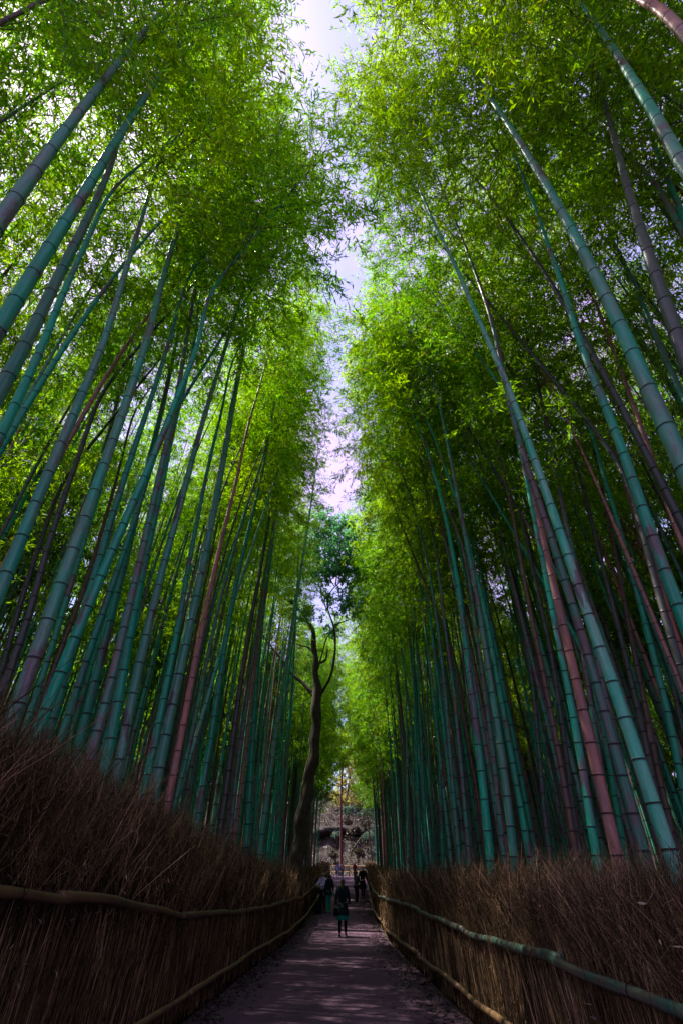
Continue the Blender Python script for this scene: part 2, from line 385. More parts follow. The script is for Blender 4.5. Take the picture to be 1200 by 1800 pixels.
def crown_arrays(seed, length, nleaf, rmax, lscale=1., nlow=0.):
    r = np.random.default_rng(seed)
    nb = int(length * 9); t_ = np.sort(r.random(nb)) ** .85
    az = r.random(nb) * 6.283
    L = rmax * (.34 + .66 * (1 - t_) ** .5 * np.minimum(1, (t_ + .2) * 2.2)) * (.6 + .7 * r.random(nb))
    h = np.stack([np.cos(az), np.sin(az), np.zeros(nb)], 1); base = np.stack([np.zeros(nb), np.zeros(nb), t_ * length], 1)
    a = .55 + .4 * r.random(nb); b = .55 + .45 * r.random(nb)
    def pt(i, s):
        return base[i] + L[i, None] * (h[i] * s[:, None] + np.array([0, 0, 1.]) * (a[i] * s - b[i] * s * s)[:, None])
    wgt = L / L.sum(); ntw = nleaf // 9
    bi = r.choice(nb, ntw, p=wgt); s = .12 + .9 * r.random(ntw) ** .75
    p0 = pt(bi, s)
    dirn = unit(h[bi] * .7 + r.normal(size=(ntw, 3)) * .6 + np.array([0, 0, -.15]))
    tl = (.16 + .26 * r.random(ntw)) * (.7 + .3 * rmax)
    li = np.repeat(np.arange(ntw), 9); q = np.tile(np.linspace(.2, 1, 9), ntw) + r.normal(0, .04, ntw * 9)
    lp = p0[li] + dirn[li] * (tl[li] * q)[:, None]; lp[:, 2] -= .25 * tl[li] * q ** 2
    ld = unit(dirn[li] * .6 + r.normal(size=(len(li), 3)) * .55 + np.array([0, 0, -.45]))
    ln = r.normal(size=(len(li), 3)) * .7 + np.array([0, 0, 1.])
    V, Q = leaves(lp, ld, ln, (.115 + .07 * r.random(len(li))) * lscale, (.024 + .009 * r.random(len(li))) * lscale)
    # branches
    bs = []
    for s0, s1, s2, k in ((0, .25, .5, 1.), (.5, .75, 1., .55)):
        i = np.arange(nb); o = np.ones(nb)
        bs.append(twigs(pt(i, o * s0), pt(i, o * s1), pt(i, o * s2), .008 * k * o))
    w_ = slice(0, ntw, 4)
    bs.append(twigs(p0[w_], p0[w_] + dirn[w_] * (tl[w_] * .5)[:, None], p0[w_] + dirn[w_] * tl[w_][:, None], .003 * np.ones(len(p0[w_]))))
    return (V, Q), join(bs)
CL = 10.
NV = 8
crownL, crownB = [], []
for k in range(NV):
    (V, Q), (Vb, Qb) = crown_arrays(100 + k, CL, 8200, 1.75)
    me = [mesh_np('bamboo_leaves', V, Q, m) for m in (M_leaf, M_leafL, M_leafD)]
    crownL.append(me); crownB.append(mesh_np('bamboo_branches', Vb, Qb, M_branch))
thinL, thinB = [], []                                        # airier crowns for the front rows
for k in range(NV):
    (V, Q), (Vb, Qb) = crown_arrays(200 + k, CL, 5600, 1.7)
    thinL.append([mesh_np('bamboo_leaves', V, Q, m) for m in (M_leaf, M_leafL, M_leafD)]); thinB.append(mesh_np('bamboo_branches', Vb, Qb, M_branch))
def orient(p, q):
    d = Vector(q - p); L = d.length
    return d.to_track_quat('Z', 'Y') @ Matrix.Rotation(random.random() * 6.283, 3, 'Z').to_quaternion(), L
def add_crown(root, p, q, tone, widen=1., thin=False):
    quat, L = orient(p, q); k = random.randrange(NV)
    loc = Vector(p) - root.location; s = L / CL * 1.06; sx = widen * (.85 + .3 * random.random())
    for nm, me in (('branches', (thinB if thin else crownB)[k]), ('foliage', (thinL if thin else crownL)[k][tone])):
        o = link(nm, me, root); o.location = loc; o.rotation_mode = 'QUATERNION'; o.rotation_quaternion = quat; o.scale = (sx, sx, s)

#   side, tone, width px at first point, label tail, points from the lowest seen to the highest
T = [
 ('grey', 31, 'leaning thick across the top left corner, uppermost of the three leaning there', [(0,390),(45,325),(105,242),(165,165),(220,95),(300,0)]),
 ('teal', 31, 'running diagonally from the left edge to the top of the photo', [(0,575),(80,445),(145,345),(215,230),(290,120),(370,0)]),
 ('grey', 28, 'under the long teal diagonal near the left edge', [(0,690),(50,600),(105,480),(145,405),(175,340),(205,270),(219,120)]),
 ('teal', 20, 'slimmer and lower beside the grey one at the left edge', [(0,770),(80,600),(100,540),(150,430),(195,330)]),
 ('grey', 26, 'leaning from the left edge with an even grey bloom', [(0,1040),(40,940),(75,855),(115,765),(150,680),(185,600),(220,480),(260,350),(292,245)]),
 ('grey', 35, 'thickest of the left grove, rising from the ragged brush at far left', [(30,1240),(45,1190),(75,1125),(107,1025),(140,940),(190,800),(220,715),(260,600),(285,490),(310,415),(335,300),(357,125)]),
 ('teal', 24, 'straight behind the crossing of two teal culms on the left', [(85,1290),(110,1200),(150,1070),(175,985),(200,900),(225,820),(260,720),(298,600),(330,480)]),
 ('teal', 29, 'leaning hard and crossing its neighbours on the left', [(60,1300),(100,1200),(125,1140),(155,1060),(190,990),(215,925),(250,850),(295,745),(320,675),(350,610),(362,520)]),
 ('teal', 20, 'bright and slim just right of the leaning crossing one', [(107,1300),(130,1232),(140,1195),(165,1125),(190,1050),(215,980),(235,925),(250,870),(285,760)]),
 ('purple', 23, 'left partner of a close pair in the middle of the left grove', [(160,1330),(185,1245),(200,1190),(225,1075),(250,970),(272,875),(295,770),(310,715),(327,600),(345,500),(357,425),(367,350),(369,200)]),
 ('teal', 25, 'right partner of a close pair midway in the left grove', [(200,1280),(215,1190),(230,1100),(250,1010),(270,920),(290,830),(300,770),(340,620),(352,500)]),
 ('pale', 25, 'mottled with pale bloom right of the close pair', [(205,1370),(220,1300),(235,1195),(255,1130),(275,1040),(295,965),(320,880),(345,780),(372,690),(400,600),(430,500),(450,450),(480,360)]),
 ('pale', 27, 'thick, rising out of the brush just left of the pink one', [(270,1395),(282,1337),(310,1195),(335,1100),(355,1010),(375,900),(395,800),(415,675),(432,600),(440,500),(455,425),(470,300),(472,200)]),
 ('teal', 19, 'slim just left of the thick pale one', [(250,1400),(265,1350),(282,1257),(300,1170),(317,1087),(330,1000),(350,900),(370,800),(390,725),(407,630)]),
 ('pink', 18, 'the only thick salmon pink one of the left grove', [(295,1410),(300,1390),(317,1300),(332,1225),(345,1150),(360,1080),(375,1012),(395,925),(415,850),(435,750),(455,685),(475,610)]),
 ('grey', 13, 'thin, right of the salmon pink one, reaching high', [(310,1400),(325,1355),(335,1312),(342,1267),(352,1217),(365,1155),(380,1085),(400,1005),(430,900),(465,800),(480,720),(495,640),(512,590)]),
 ('teal', 18, 'sturdy in the second third of the left grove', [(346,1450),(352,1400),(365,1337),(375,1270),(385,1205),(395,1137),(405,1075),(420,1000),(445,900),(465,815),(480,725),(500,630)]),
 ('pale', 12, 'slender and slanting across the feet of its left neighbours', [(315,1390),(325,1355),(337,1325),(347,1287),(362,1240),(377,1185),(390,1145),(410,1060)]),
 ('dark', 17, 'nearly black and thick left of the dark purple one', [(392,1425),(400,1375),(410,1295),(425,1187),(440,1095),(457,1007),(475,900),(495,790)]),
 ('purple', 13, 'dark purple beside a thin pink one', [(407,1450),(412,1387),(425,1300),(435,1225),(450,1125),(462,1025),(480,930)]),
 ('pink', 9, 'thin and pink hugging a thick teal one', [(416,1445),(427,1362),(437,1275),(450,1160),(465,1015),(490,880),(512,720),(525,560)]),
 ('teal', 18, 'thick with close rings, left of the dark leaning tree', [(434,1470),(437,1425),(442,1337),(447,1250),(452,1175),(460,1087),(472,1007),(485,910),(505,800),(520,740),(540,665)]),
 ('teal', 7, 'very thin and bright beside the closely ringed one', [(452,1400),(457,1300),(467,1200),(475,1112),(486,1007),(500,900)]),
 ('pale', 14, 'pale and slanting in front of the leaning tree', [(462,1450),(472,1387),(482,1300),(495,1225),(507,1150),(517,1075),(530,1000),(545,900),(555,825),(562,770)]),
 ('teal', 10, 'slim partner of the pale one before the tree', [(477,1450),(485,1387),(492,1300),(502,1225),(512,1150),(521,1087)]),
 ('teal', 10, 'slim and dull just left of the tree trunk', [(490,1450),(492,1425),(502,1325),(511,1250),(517,1150),(522,1050)]),
 ('dark', 19, 'blackish behind the thickest one at the left edge', [(22,1170),(50,1100),(72,1000),(110,880),(140,800),(175,690)]),
 ('dark', 15, 'blackish at the very left edge above the brush', [(5,1175),(25,1100),(45,1030),(80,930),(105,850)]),
 ('brown', 14, 'brown between two thick teal ones at the left', [(80,1220),(95,1175),(112,1125),(135,1075),(160,1000),(185,915),(210,825),(235,720)]),
 ('teal', 16, 'shaded behind the thickest culm of the left grove', [(72,1200),(92,1140),(110,1075),(132,1005),(165,900),(195,790),(222,690),(240,590)]),
 ('pink', 7, 'thin and pink at the left edge, the upper one', [(0,835),(25,775),(60,700),(90,630)]),
 ('pink', 7, 'thin and pink at the left edge, the lower one', [(0,945),(30,885),(60,820),(90,720)]),
 ('purple', 9, 'thin and purplish behind the thickest left culm', [(180,800),(195,755),(210,690),(235,590),(245,530),(255,470)]),
 ('pink', 7, 'thin reddish against the leaves at the upper left', [(45,620),(57,500),(72,400),(72,320)]),
 ('dark', 9, 'dark in the top left corner crossing the sky', [(0,145),(30,65),(50,0)]),
 ('teal', 9, 'thin and bright among leaves right of the pair', [(290,700),(312,590),(345,440),(352,400)]),
 # right grove
 ('grey', 26, 'thick in the top right corner, purple above and teal below', [(1200,300),(1180,255),(1150,200),(1120,155),(1090,105),(1050,45),(1017,0)]),
 ('grey', 36, 'bowed in a great arc over the upper right', [(1200,820),(1185,780),(1150,710),(1115,640),(1100,590),(1070,530),(1035,465),(995,385),(950,310),(910,245),(870,185),(820,115),(770,60),(725,25)]),
 ('dark', 30, 'thick dull olive near the right edge under the corner', [(1210,660),(1190,590),(1165,525),(1140,450),(1110,360),(1085,270),(1065,190),(1045,115)]),
 ('teal', 31, 'thick and deep teal meeting the right edge beside the arching one', [(1215,1130),(1195,1080),(1170,1015),(1140,930),(1110,840),(1080,750),(1050,685),(1015,600),(995,520),(970,455),(940,365),(910,290),(885,225)]),
 ('pale', 34, 'thickest and palest of the right grove', [(1165,1465),(1155,1440),(1135,1372),(1115,1310),(1095,1255),(1075,1195),(1052,1140),(1035,1082),(1007,1015),(995,970),(965,880),(935,800),(910,725),(885,660),(855,595),(830,540),(800,465),(770,410),(740,340),(710,275),(680,230)]),
 ('purple', 27, 'scuffed and grey, leaning beside the thickest right one', [(1120,1465),(1110,1430),(1092,1362),(1075,1297),(1057,1232),(1037,1172),(1022,1115),(1007,1060),(980,990),(960,920),(940,860),(915,800),(900,730),(880,640),(865,565),(835,480),(810,415),(785,350),(755,280),(720,220)]),
 ('teal', 20, 'saturated teal left of the scuffed grey one', [(1040,1470),(1032,1400),(1022,1341),(1012,1285),(1002,1234),(992,1184),(982,1136),(972,1086),(962,1035),(950,970),(935,900),(920,820),(907,775),(895,700)]),
 ('purple', 15, 'reaching high right of the tall pale one', [(1045,1150),(1030,1070),(1000,950),(985,880),(975,825),(960,750),(945,675),(927,595),(910,525),(900,465),(865,325)]),
 ('purple', 15, 'purplish foot left of a slim teal one', [(1070,1450),(1065,1417),(1057,1362),(1050,1312),(1040,1260),(1032,1200),(1020,1125),(1000,1040)]),
 ('teal', 14, 'slim foot squeezed between two grey ones on the right', [(1085,1442),(1077,1387),(1070,1337),(1060,1287),(1047,1225),(1030,1150)]),
 ('brown', 16, 'reddish brown with its foot near the middle of the right grove', [(1005,1470),(1002,1440),(990,1375),(977,1300),(962,1230),(950,1160),(932,1085),(917,1000),(900,900),(880,810),(855,700),(840,630),(820,540)]),
 ('brown', 16, 'reddish brown further right beside a black one', [(1175,1450),(1167,1412),(1152,1345),(1140,1275),(1127,1212),(1112,1140),(1097,1062),(1087,1000),(1070,920),(1050,825),(1035,755),(995,665),(965,600)]),
 ('dark', 17, 'black ringed with pale lines on the right', [(1155,1420),(1145,1350),(1130,1287),(1112,1212),(1097,1150),(1080,1075),(1060,1005),(1035,900),(1010,800)]),
 ('teal', 19, 'teal reaching the right edge among dark ones', [(1200,1400),(1190,1325),(1177,1270),(1162,1210),(1145,1140),(1127,1072),(1110,1007),(1080,900),(1060,840),(1035,740)]),
 ('dark', 19, 'dark teal left of the thick deep teal one at the right edge', [(1192,1165),(1175,1110),(1160,1057),(1145,1000),(1120,900),(1090,810)]),
 ('teal', 21, 'sturdy upright in the left half of the right grove', [(858,1490),(855,1450),(847,1370),(837,1287),(827,1207),(817,1135),(810,1062),(800,1000),(785,920),(770,855),(745,775),(720,715),(690,640)]),
 ('purple', 13, 'purplish close behind the sturdy upright one', [(875,1425),(867,1325),(855,1250),(847,1180),(835,1100),(825,1025),(812,950)]),
 ('grey', 20, 'dull grey, teal higher up, thin tip in the leaves', [(895,1450),(892,1412),(882,1325),(870,1250),(860,1192),(847,1107),(835,1030),(820,960),(805,880),(790,800),(775,725),(760,665),(737,600),(720,540)]),
 ('teal', 16, 'bright and even, second of the upright teal ones on the right', [(925,1480),(920,1445),(907,1387),(897,1325),(885,1257),(872,1187),(862,1132),(850,1060),(830,990),(815,920),(795,860),(770,790),(750,735)]),
 ('pale', 7, 'thin and pale standing almost plumb right of the gap', [(762,1500),(760,1445),(755,1362),(751,1275),(749,1175),(747,1075),(747,1000)]),
 ('pale', 7, 'thin and whitish curving to the gap', [(730,1500),(727,1400),(724,1287),(717,1225),(707,1162),(697,1075),(687,1012)]),
 ('pale', 7, 'thin with a pinkish top nearest the gap', [(716,1500),(715,1350),(712,1200),(704,1100),(704,1012)]),
 ('teal', 10, 'slim teal, left one of two near the gap', [(737,1500),(735,1425),(730,1300),(727,1200),(725,1100),(716,1000)]),
 ('teal', 9, 'slim teal, right one of two near the gap', [(748,1500),(742,1350),(737,1250),(732,1150),(725,1025)]),
 ('grey', 12, 'greyish with wide spaced rings, left part of right grove', [(802,1470),(800,1450),(794,1375),(787,1287),(780,1200),(770,1110),(757,1025),(740,930)]),
 ('purple', 12, 'dark plum coloured in the left part of the right grove', [(820,1470),(817,1425),(807,1325),(797,1212),(782,1112),(770,1000),(745,850),(725,730)]),
 ('teal', 9, 'bright thin teal beside a plum coloured one', [(776,1480),(775,1450),(770,1300),(765,1200),(760,1075),(752,1000)]),
 ('pink', 7, 'thin reddish line amid the right grove', [(825,1425),(812,1325),(805,1225),(795,1125),(790,1060)]),
 ('brown', 11, 'short looking brown foot leaning left in the right grove', [(848,1460),(845,1437),(832,1362),(820,1300),(810,1225),(800,1160)]),
 ('teal', 9, 'thin teal left of the reddish brown one', [(965,1445),(955,1375),(940,1312),(937,1300),(925,1225),(915,1180),(905,1125),(895,1062),(877,1015),(860,940)]),
 ('purple', 12, 'dull plum just left of the reddish brown one', [(958,1460),(945,1300),(937,1225),(930,1150),(915,1087),(892,1015),(870,900),(850,725),(820,600)]),
 ('dark', 15, 'deep shaded teal right behind the reddish brown one', [(1005,1425),(997,1350),(987,1275),(977,1207),(967,1140),(950,1067),(935,1000),(915,900)]),
 ('purple', 11, 'plum coloured right of the black ringed one', [(1200,1290),(1185,1225),(1165,1130),(1150,1082),(1125,1025),(1100,930)]),
 ('pink', 14, 'pinkish brown passing behind the thick arc', [(1200,960),(1185,920),(1155,840),(1125,750),(1100,675),(1070,600),(1045,520)]),
 ('pink', 24, 'rosy and thick cutting the extreme top right corner', [(1215,80),(1200,55),(1145,0)]),
 ('teal', 14, 'banded teal below the corner at the right edge', [(1210,410),(1195,370),(1175,320),(1150,255),(1125,195)]),
 ('purple', 14, 'short plum coloured length at the right edge', [(1210,425),(1200,405),(1175,365),(1140,300)]),
 ('dark', 11, 'dark plum near the top right behind the thick one', [(1210,215),(1195,190),(1160,115),(1120,25)]),
 ('grey', 13, 'slender and bending between the two thickest at upper right', [(1200,700),(1180,660),(1155,600),(1115,500),(1085,440),(1050,370),(1010,295)]),
 ('pink', 9, 'thin pink among leaves above the middle of the right grove', [(895,700),(875,595),(870,530),(845,440),(810,340)]),
 ('pink', 7, 'thin pink line right of the thin one in the upper right leaves', [(1010,560),(995,480),(970,400),(950,330)]),
]
COLN = {'teal': 'teal green', 'pale': 'pale teal', 'grey': 'grey green', 'purple': 'purplish grey', 'dark': 'dark', 'pink': 'pinkish', 'brown': 'brown'}
used = []
def fence_clear(side, Y): return (-LX(Y) if side < 0 else RX(Y)) + .55
for col, wpx, desc, pts in T:
    side = -1 if pts[0][0] < 600 else 1; wpx *= .75 if pts[0][1] > 1100 else .9
    Y0 = None
    # distance from the apparent thickness, then pushed back until the foot stands behind the fence
    for D in np.arange(.10, .5, .004):
        r0 = ray(*pts[0]); depth = F * D / wpx; Y = depth * r0[1]     # |depth| is along the optical axis
        P = np.array([at(x, y, Y) for x, y in pts]); 
        X0, Z0 = P[0, 0], P[0, 2]
        need = fence_clear(side, Y) + (.25 if Z0 > 4 else 0)
        if side * X0 >= need and all(abs(X0 - u[0]) + abs(Y - u[1]) > .16 for u in used) and Y > 1.0: Y0 = Y; break
    if Y0 is None: Y0 = Y
    slope = (P[1, 0] - P[0, 0]) / max(.3, P[1, 2] - P[0, 2])
    zg = float(g(Y0)) - .05
    xb = X0 - slope * .55 * (Z0 - zg)
    xb = side * max(side * xb, fence_clear(side, Y0) - .1)
    used.append((xb, Y0))
    ztop = P[-1, 2]; H = max(ztop + 3.0, 14.5 + 3 * random.random()) if ztop < 15 else ztop + 2.5
    s2 = (P[-1, 0] - P[-3 if len(P) > 2 else 0, 0]) / max(.3, P[-1, 2] - P[-3 if len(P) > 2 else 0, 2])
    s2 = np.clip(s2, -.35, .35)
    xt = P[-1, 0] + s2 * (H - ztop) * 1.15
    lim = .7 if Y0 < 12 else (2.1 if side < 0 else 1.7)
    if Y0 < 13:
        tgt = random.uniform(.15, 1.2) if side < 0 or Y0 > 9 else random.uniform(-.4, .8)
        xe = side * P[-1, 0]; xt = side * max(tgt, xe - (H - ztop) * .30, min(xe, 0))
    else: xt = side * max(lim, side * xt)
    zs = np.r_[zg, P[:, 2], H]; xs = np.r_[xb, P[:, 0], xt]
    o_ = np.argsort(zs); zs, xs = zs[o_], xs[o_]
    gz = np.linspace(zg, H, 80); gx = np.interp(gz, zs, xs)
    for _ in range(10): gx[1:-1] = (gx[:-2] + 2 * gx[1:-1] + gx[2:]) / 4
    sway = .25 * (random.random() - .5)
    def P_of(z, gz=gz, gx=gx, Y0=Y0, xb=xb, zg=zg, H=H, sway=sway):
        z = np.asarray(z, float); k = (z - zg) / (H - zg)
        return np.stack([np.interp(z, gz, gx) - xb, sway * 0 * k, z - zg], -1)
    kz = max(.1, 1 - (Z0 - zg) / (H - zg)) ** .8
    rb = .5 * D / kz; rb = min(rb, .17)
    root = empty('bamboo', (xb, Y0, zg))
    tag(root, f'{COLN[col]} bamboo {desc}', 'bamboo', 'bamboo of the front rows of both groves')
    link('culm', culm_mesh('culm', lambda z, f=P_of, zg=zg: f(z + zg), H - zg, rb, max(.24, min(.5, rb * 5)), CM[col], 14 if wpx > 15 else 9), root)
    zf = zg + (H - zg) * (.65 if Y0 < 12 else (.66 if side < 0 else .56))
    pa = P_of(zf) + np.array([xb, Y0, zg]); pb = P_of(H) + np.array([xb, Y0, zg])
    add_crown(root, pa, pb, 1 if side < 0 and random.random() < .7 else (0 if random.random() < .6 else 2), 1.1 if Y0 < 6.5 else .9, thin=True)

# shared shapes for the many other culms
VAR = []
for k in range(20):
    H = 15.5 + 4 * random.random(); b1, b2 = (random.uniform(.3, 1.4) if k < 7 else random.uniform(1.3, 2.3) if k < 14 else random.uniform(1.9, 2.8)), random.uniform(-.5, .5); r0 = random.uniform(.045, .07)
    f = lambda z, b1=b1, b2=b2, H=H: np.stack([b1 * (np.asarray(z) / H) ** 3.2, b2 * (np.asarray(z) / H) ** 2, np.asarray(z, float)], -1)
    mes = {c: None for c in CM}
    st = random.getstate()
    for c in CM:
        random.setstate(st); mes[c] = culm_mesh('culm', f, H, r0, r0 * 5, CM[c], 8)
    VAR.append((H, f, mes, r0))
GL = {(-1, 0): ('slim bamboo filling in behind the front row of the left grove', 'slim bamboo behind the left front row'),
      (-1, 1): ('slim shaded bamboo deep inside the left grove', 'bamboo deep in the left grove'),
      (1, 0): ('slim bamboo filling in behind the front row of the right grove', 'slim bamboo behind the right front row'),
      (1, 1): ('slim shaded bamboo deep inside the right grove', 'bamboo deep in the right grove'),
      (-1, 2): ('thin distant bamboo lining the far left side of the path', 'distant bamboo on the left of the path'),
      (1, 2): ('thin distant bamboo lining the far right side of the path', 'distant bamboo on the right of the path')}
def side_lim(side, Y): return (-LX(Y) if side < 0 else RX(Y))
cols = ['teal'] * 5 + ['grey'] * 3 + ['purple'] * 4 + ['dark'] * 4 + ['pink'] * 2 + ['brown'] * 1 + ['pale'] * 1
def try_spot(side, x, Y, dmin):
    for u in used:
        if abs(u[0] - side * x) < dmin and abs(u[1] - Y) < dmin and (u[0] - side * x) ** 2 + (u[1] - Y) ** 2 < dmin * dmin: return False
    return True
spots = []
def scatter(n, yr, xr, zone, dmin, ypow=1.):
    c = 0; tries = 0
    while c < n and tries < n * 60:
        tries += 1; side = -1 if c % 2 else 1
        Y = yr[0] + (yr[1] - yr[0]) * random.random() ** ypow; x = side_lim(side, Y) + random.uniform(*xr)
        if try_spot(side, x, Y, dmin):
            used.append((side * x, Y)); spots.append((side, side * x, Y, zone)); c += 1
scatter(40, (10, 28), (.8, 2.0), 0, .5)
scatter(58, (28, 66), (.6, 2.2), 2, .55)
scatter(54, (-1.5, 22), (1.5, 4.6), 0, .7)
scatter(68, (-3, 36), (4.4, 10), 1, .85)
for side, x, Y, zone in spots:
    front = abs(x) < side_lim(side, Y) + 2.6
    H, f, mes, r0 = random.choice((VAR[14:] if Y < 11 else VAR[7:14]) if front and not 12 < Y < 34 else VAR[:7])
    if side > 0 and Y > 45: H, f, mes, r0 = random.choice(VAR[14:])
    if side < 0 and 13 < Y < 31 and front: x -= 1.3; H, f, mes, r0 = VAR[0]
    sc_ = random.uniform(.88, 1.12)
    z = float(g(Y)) - .05
    root = empty('bamboo', (x, Y, z)); lb, gp = GL[(side, zone)]; tag(root, lb, 'bamboo', gp)
    rz = (0 if side < 0 else math.pi) + random.uniform(-.6, .6)
    cu = link('culm', mes[random.choice(cols)], root); cu.rotation_euler = (0, 0, rz); thick = random.uniform(.9, 1.35)
    cu.scale = (sc_, sc_, sc_)
    M3 = Matrix.Rotation(rz, 3, 'Z')
    lo = {0: .5, 1: .38, 2: .45}[zone]
    if side < 0 and 8 < Y < 31 and front: lo = .70
    pa = np.array(M3 @ Vector(f(H * lo))) * sc_ + np.array([x, Y, z]); pb = np.array(M3 @ Vector(f(H))) * sc_ + np.array([x, Y, z])
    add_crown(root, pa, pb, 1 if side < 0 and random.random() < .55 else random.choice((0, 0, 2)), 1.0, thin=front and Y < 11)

# the rest of both groves: one uncountable mass of far culms and leaves
def mass(name, label, side, n, nl):
    prt_c, prt_l, mis = [], [], []
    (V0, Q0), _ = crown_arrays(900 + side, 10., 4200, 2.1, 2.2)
    for i in range(n):
        if i >= nl: Y = random.uniform(3, 75) ; x = side_lim(side, Y) + (random.uniform(1.6, 13) if Y > 12 else random.uniform(4.5, 13))
        elif i < nl * .25: Y = random.uniform(30, 86); x = side_lim(side, Y) + random.uniform(1., 9)
        else: Y = random.uniform(-4, 75); x = side_lim(side, Y) + random.uniform(8, 28)
        H = random.uniform(14, 19); b = random.uniform(.2, 1.3); z = float(g(Y)); r = random.uniform(.045, .075)
        lv = np.arange(.3, H - .3, .52); tt = np.sort(np.r_[0, (lv - .018) / H, (lv + .018) / H, 1]); rn = len(tt)
        P = np.stack([side * (x - b * tt ** 2.2), np.full(rn, Y) + random.uniform(-.4, .4) * tt ** 2, z + H * tt], 1)
        kb = np.ones(rn); kb[1:-1:2] = 1.06; kb[2:-1:2] = 1.06
        prt_c.append(tube(P, (r * (1 - tt) ** .8 + .004) * kb, 5, False)); cm = random.choice([0, 0, 1, 2, 2, 3, 4, 5])
        mm = np.full(rn - 1, cm); mm[1::2] = 7; mis.append(np.repeat(mm, 5))
        if i >= nl: continue
        a = random.random() * 6.28; c, s = math.cos(a), math.sin(a); st = .12 if x > 20 else .42
        V = V0 @ np.array([[c, s, 0], [-s, c, 0], [0, 0, 1]]); V = V * np.array([1, 1, H * (1 - st) / 10])
        tz = V[:, 2:3] / (H * (1 - st)); V = V + np.array([side * (x - b * .5), Y, z + H * st]) - np.array([side * b * .5, 0, 0]) * np.clip(tz, 0, 1)
        prt_l.append((V, Q0))
    Vc, Qc = join(prt_c); Vl, Ql = join(prt_l); V, Q = join([(Vc, Qc), (Vl, Ql)])
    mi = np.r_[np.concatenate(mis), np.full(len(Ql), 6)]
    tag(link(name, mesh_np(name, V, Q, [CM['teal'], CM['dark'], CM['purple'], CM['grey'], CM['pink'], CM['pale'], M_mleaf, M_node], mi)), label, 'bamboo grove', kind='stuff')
mass('distant_bamboo_grove', 'dense distant bamboo crowding the back of the left grove', -1, 950, 230)
mass('distant_bamboo_grove', 'dense distant bamboo crowding the back of the right grove', 1, 950, 230)

# ------------------------------------------------------------------ leaning evergreen tree on the left
def blob_leaves(cs, n, lmin, lmax, wk=.45, seed=1):
    r = np.random.default_rng(seed); L = []
    cs = np.array(cs, float); vol = cs[:, 3] ** 2; idx = r.choice(len(cs), n, p=vol / vol.sum())
    d = unit(r.normal(size=(n, 3))); rad = r.random(n) ** .5
    c = cs[idx]; p = c[:, :3] + d * (c[:, 3] * rad)[:, None] * np.stack([np.ones(n), np.ones(n), c[:, 4]], 1)
    # gather into clumps
    cen = p[r.choice(n, max(8, n // 45), replace=False)]
    for k0 in range(0, n, 2000):
        q = p[k0:k0 + 2000]; j = np.argmin(((q[:, None] - cen[None]) ** 2).sum(-1), 1); p[k0:k0 + 2000] = q * .5 + cen[j] * .5 + r.normal(0, .06, q.shape)
    ld = unit(r.normal(size=(n, 3)) + np.array([0, 0, -.3])); ln = r.normal(size=(n, 3)) * .6 + np.array([0, 0, 1])
    l_ = lmin + (lmax - lmin) * r.random(n)
    return leaves(p, ld, ln, l_, l_ * wk)
TY = 26.
root = empty('evergreen_tree', tuple(at(518, 1545, TY)[:2]) + (float(g(TY)),))
tag(root, 'dark leaning evergreen tree with a forked crooked trunk behind the left fence', 'tree')
ro = np.array(root.location)
def lp(pts, Yo=0): return [at(x, y, TY + Yo * (i / max(1, len(pts) - 1))) - ro for i, (x, y) in enumerate(pts)]
S = TY * .8 / F * .88
trk = [(516, 1575), (520, 1530), (530, 1450), (543, 1370), (553, 1320), (555, 1283), (557, 1223), (556, 1190), (553, 1150), (552, 1117), (544, 1096)]
trw = [34, 31, 29, 27, 24, 23, 25, 16, 14, 13, 9]
P = smooth_path(np.column_stack([np.array(lp(trk)), np.array(trw) * S * .5]), 60)
P[:, :2] += .04 * np.column_stack([np.sin(np.arange(60) * .8), np.cos(np.arange(60) * .6)])
V, Q = tube(P[:, :3], P[:, 3] * (1 + .08 * np.sin(np.arange(60) * 1.1)), 14)
trk_o = link('trunk', mesh_np('trunk', V, Q, M_bark, smooth=True), root)
br = [([(562, 1222), (568, 1213), (582, 1193), (590, 1143), (588, 1100), (575, 1073), (573, 1050), (587, 1030), (607, 1017), (633, 1007)], 7, 2, -1.5),
      ([(553, 1225), (547, 1217), (533, 1200), (510, 1183), (497, 1160), (477, 1137), (455, 1105)], 11, 3, 1.5),
      ([(552, 1150), (543, 1138), (523, 1133), (505, 1128)], 6, 2, 1),
      ([(588, 1098), (600, 1094), (617, 1088), (631, 1078)], 4, 1.5, -.5),
      ([(556, 1185), (566, 1150), (574, 1120), (590, 1103)], 5, 2, -1),
      ([(545, 1100), (530, 1075), (513, 1060), (497, 1052), (480, 1037)], 8, 3, .5),
      ([(513, 1060), (503, 1040), (505, 1010), (510, 985)], 5, 2, 1),
      ([(590, 1028), (592, 1010), (600, 990), (608, 960)], 4, 1.5, -.5),
      ([(575, 1073), (562, 1040), (570, 1000), (560, 965)], 4, 1.5, .5),
      ([(564, 1165), (573, 1160), (576, 1140)], 7, 3, -.5),
      ([(600, 1022), (612, 1000), (628, 985), (636, 962)], 3, 1, -.3), ([(587, 1030), (575, 1008), (556, 996), (545, 975)], 3, 1, .4),
      ([(633, 1007), (645, 1000), (657, 985)], 2, .8, -.2), ([(600, 990), (596, 965), (584, 940), (580, 915)], 3, .8, .2), ([(573, 1050), (560, 1040), (548, 1022)], 2.5, .8, .2),
      ([(617, 1088), (628, 1070), (640, 1062)], 2, .8, -.2), ([(590, 1103), (604, 1080), (615, 1064)], 2.5, .8, 0)]
for pts, w0, w1, yo in br:
    A = smooth_path(lp(pts, yo), 26); V, Q = tube(A, np.linspace(w0, w1, 26) * S * .5, 8)
    link('limb', mesh_np('limb', V, Q, M_bark, smooth=True), trk_o)
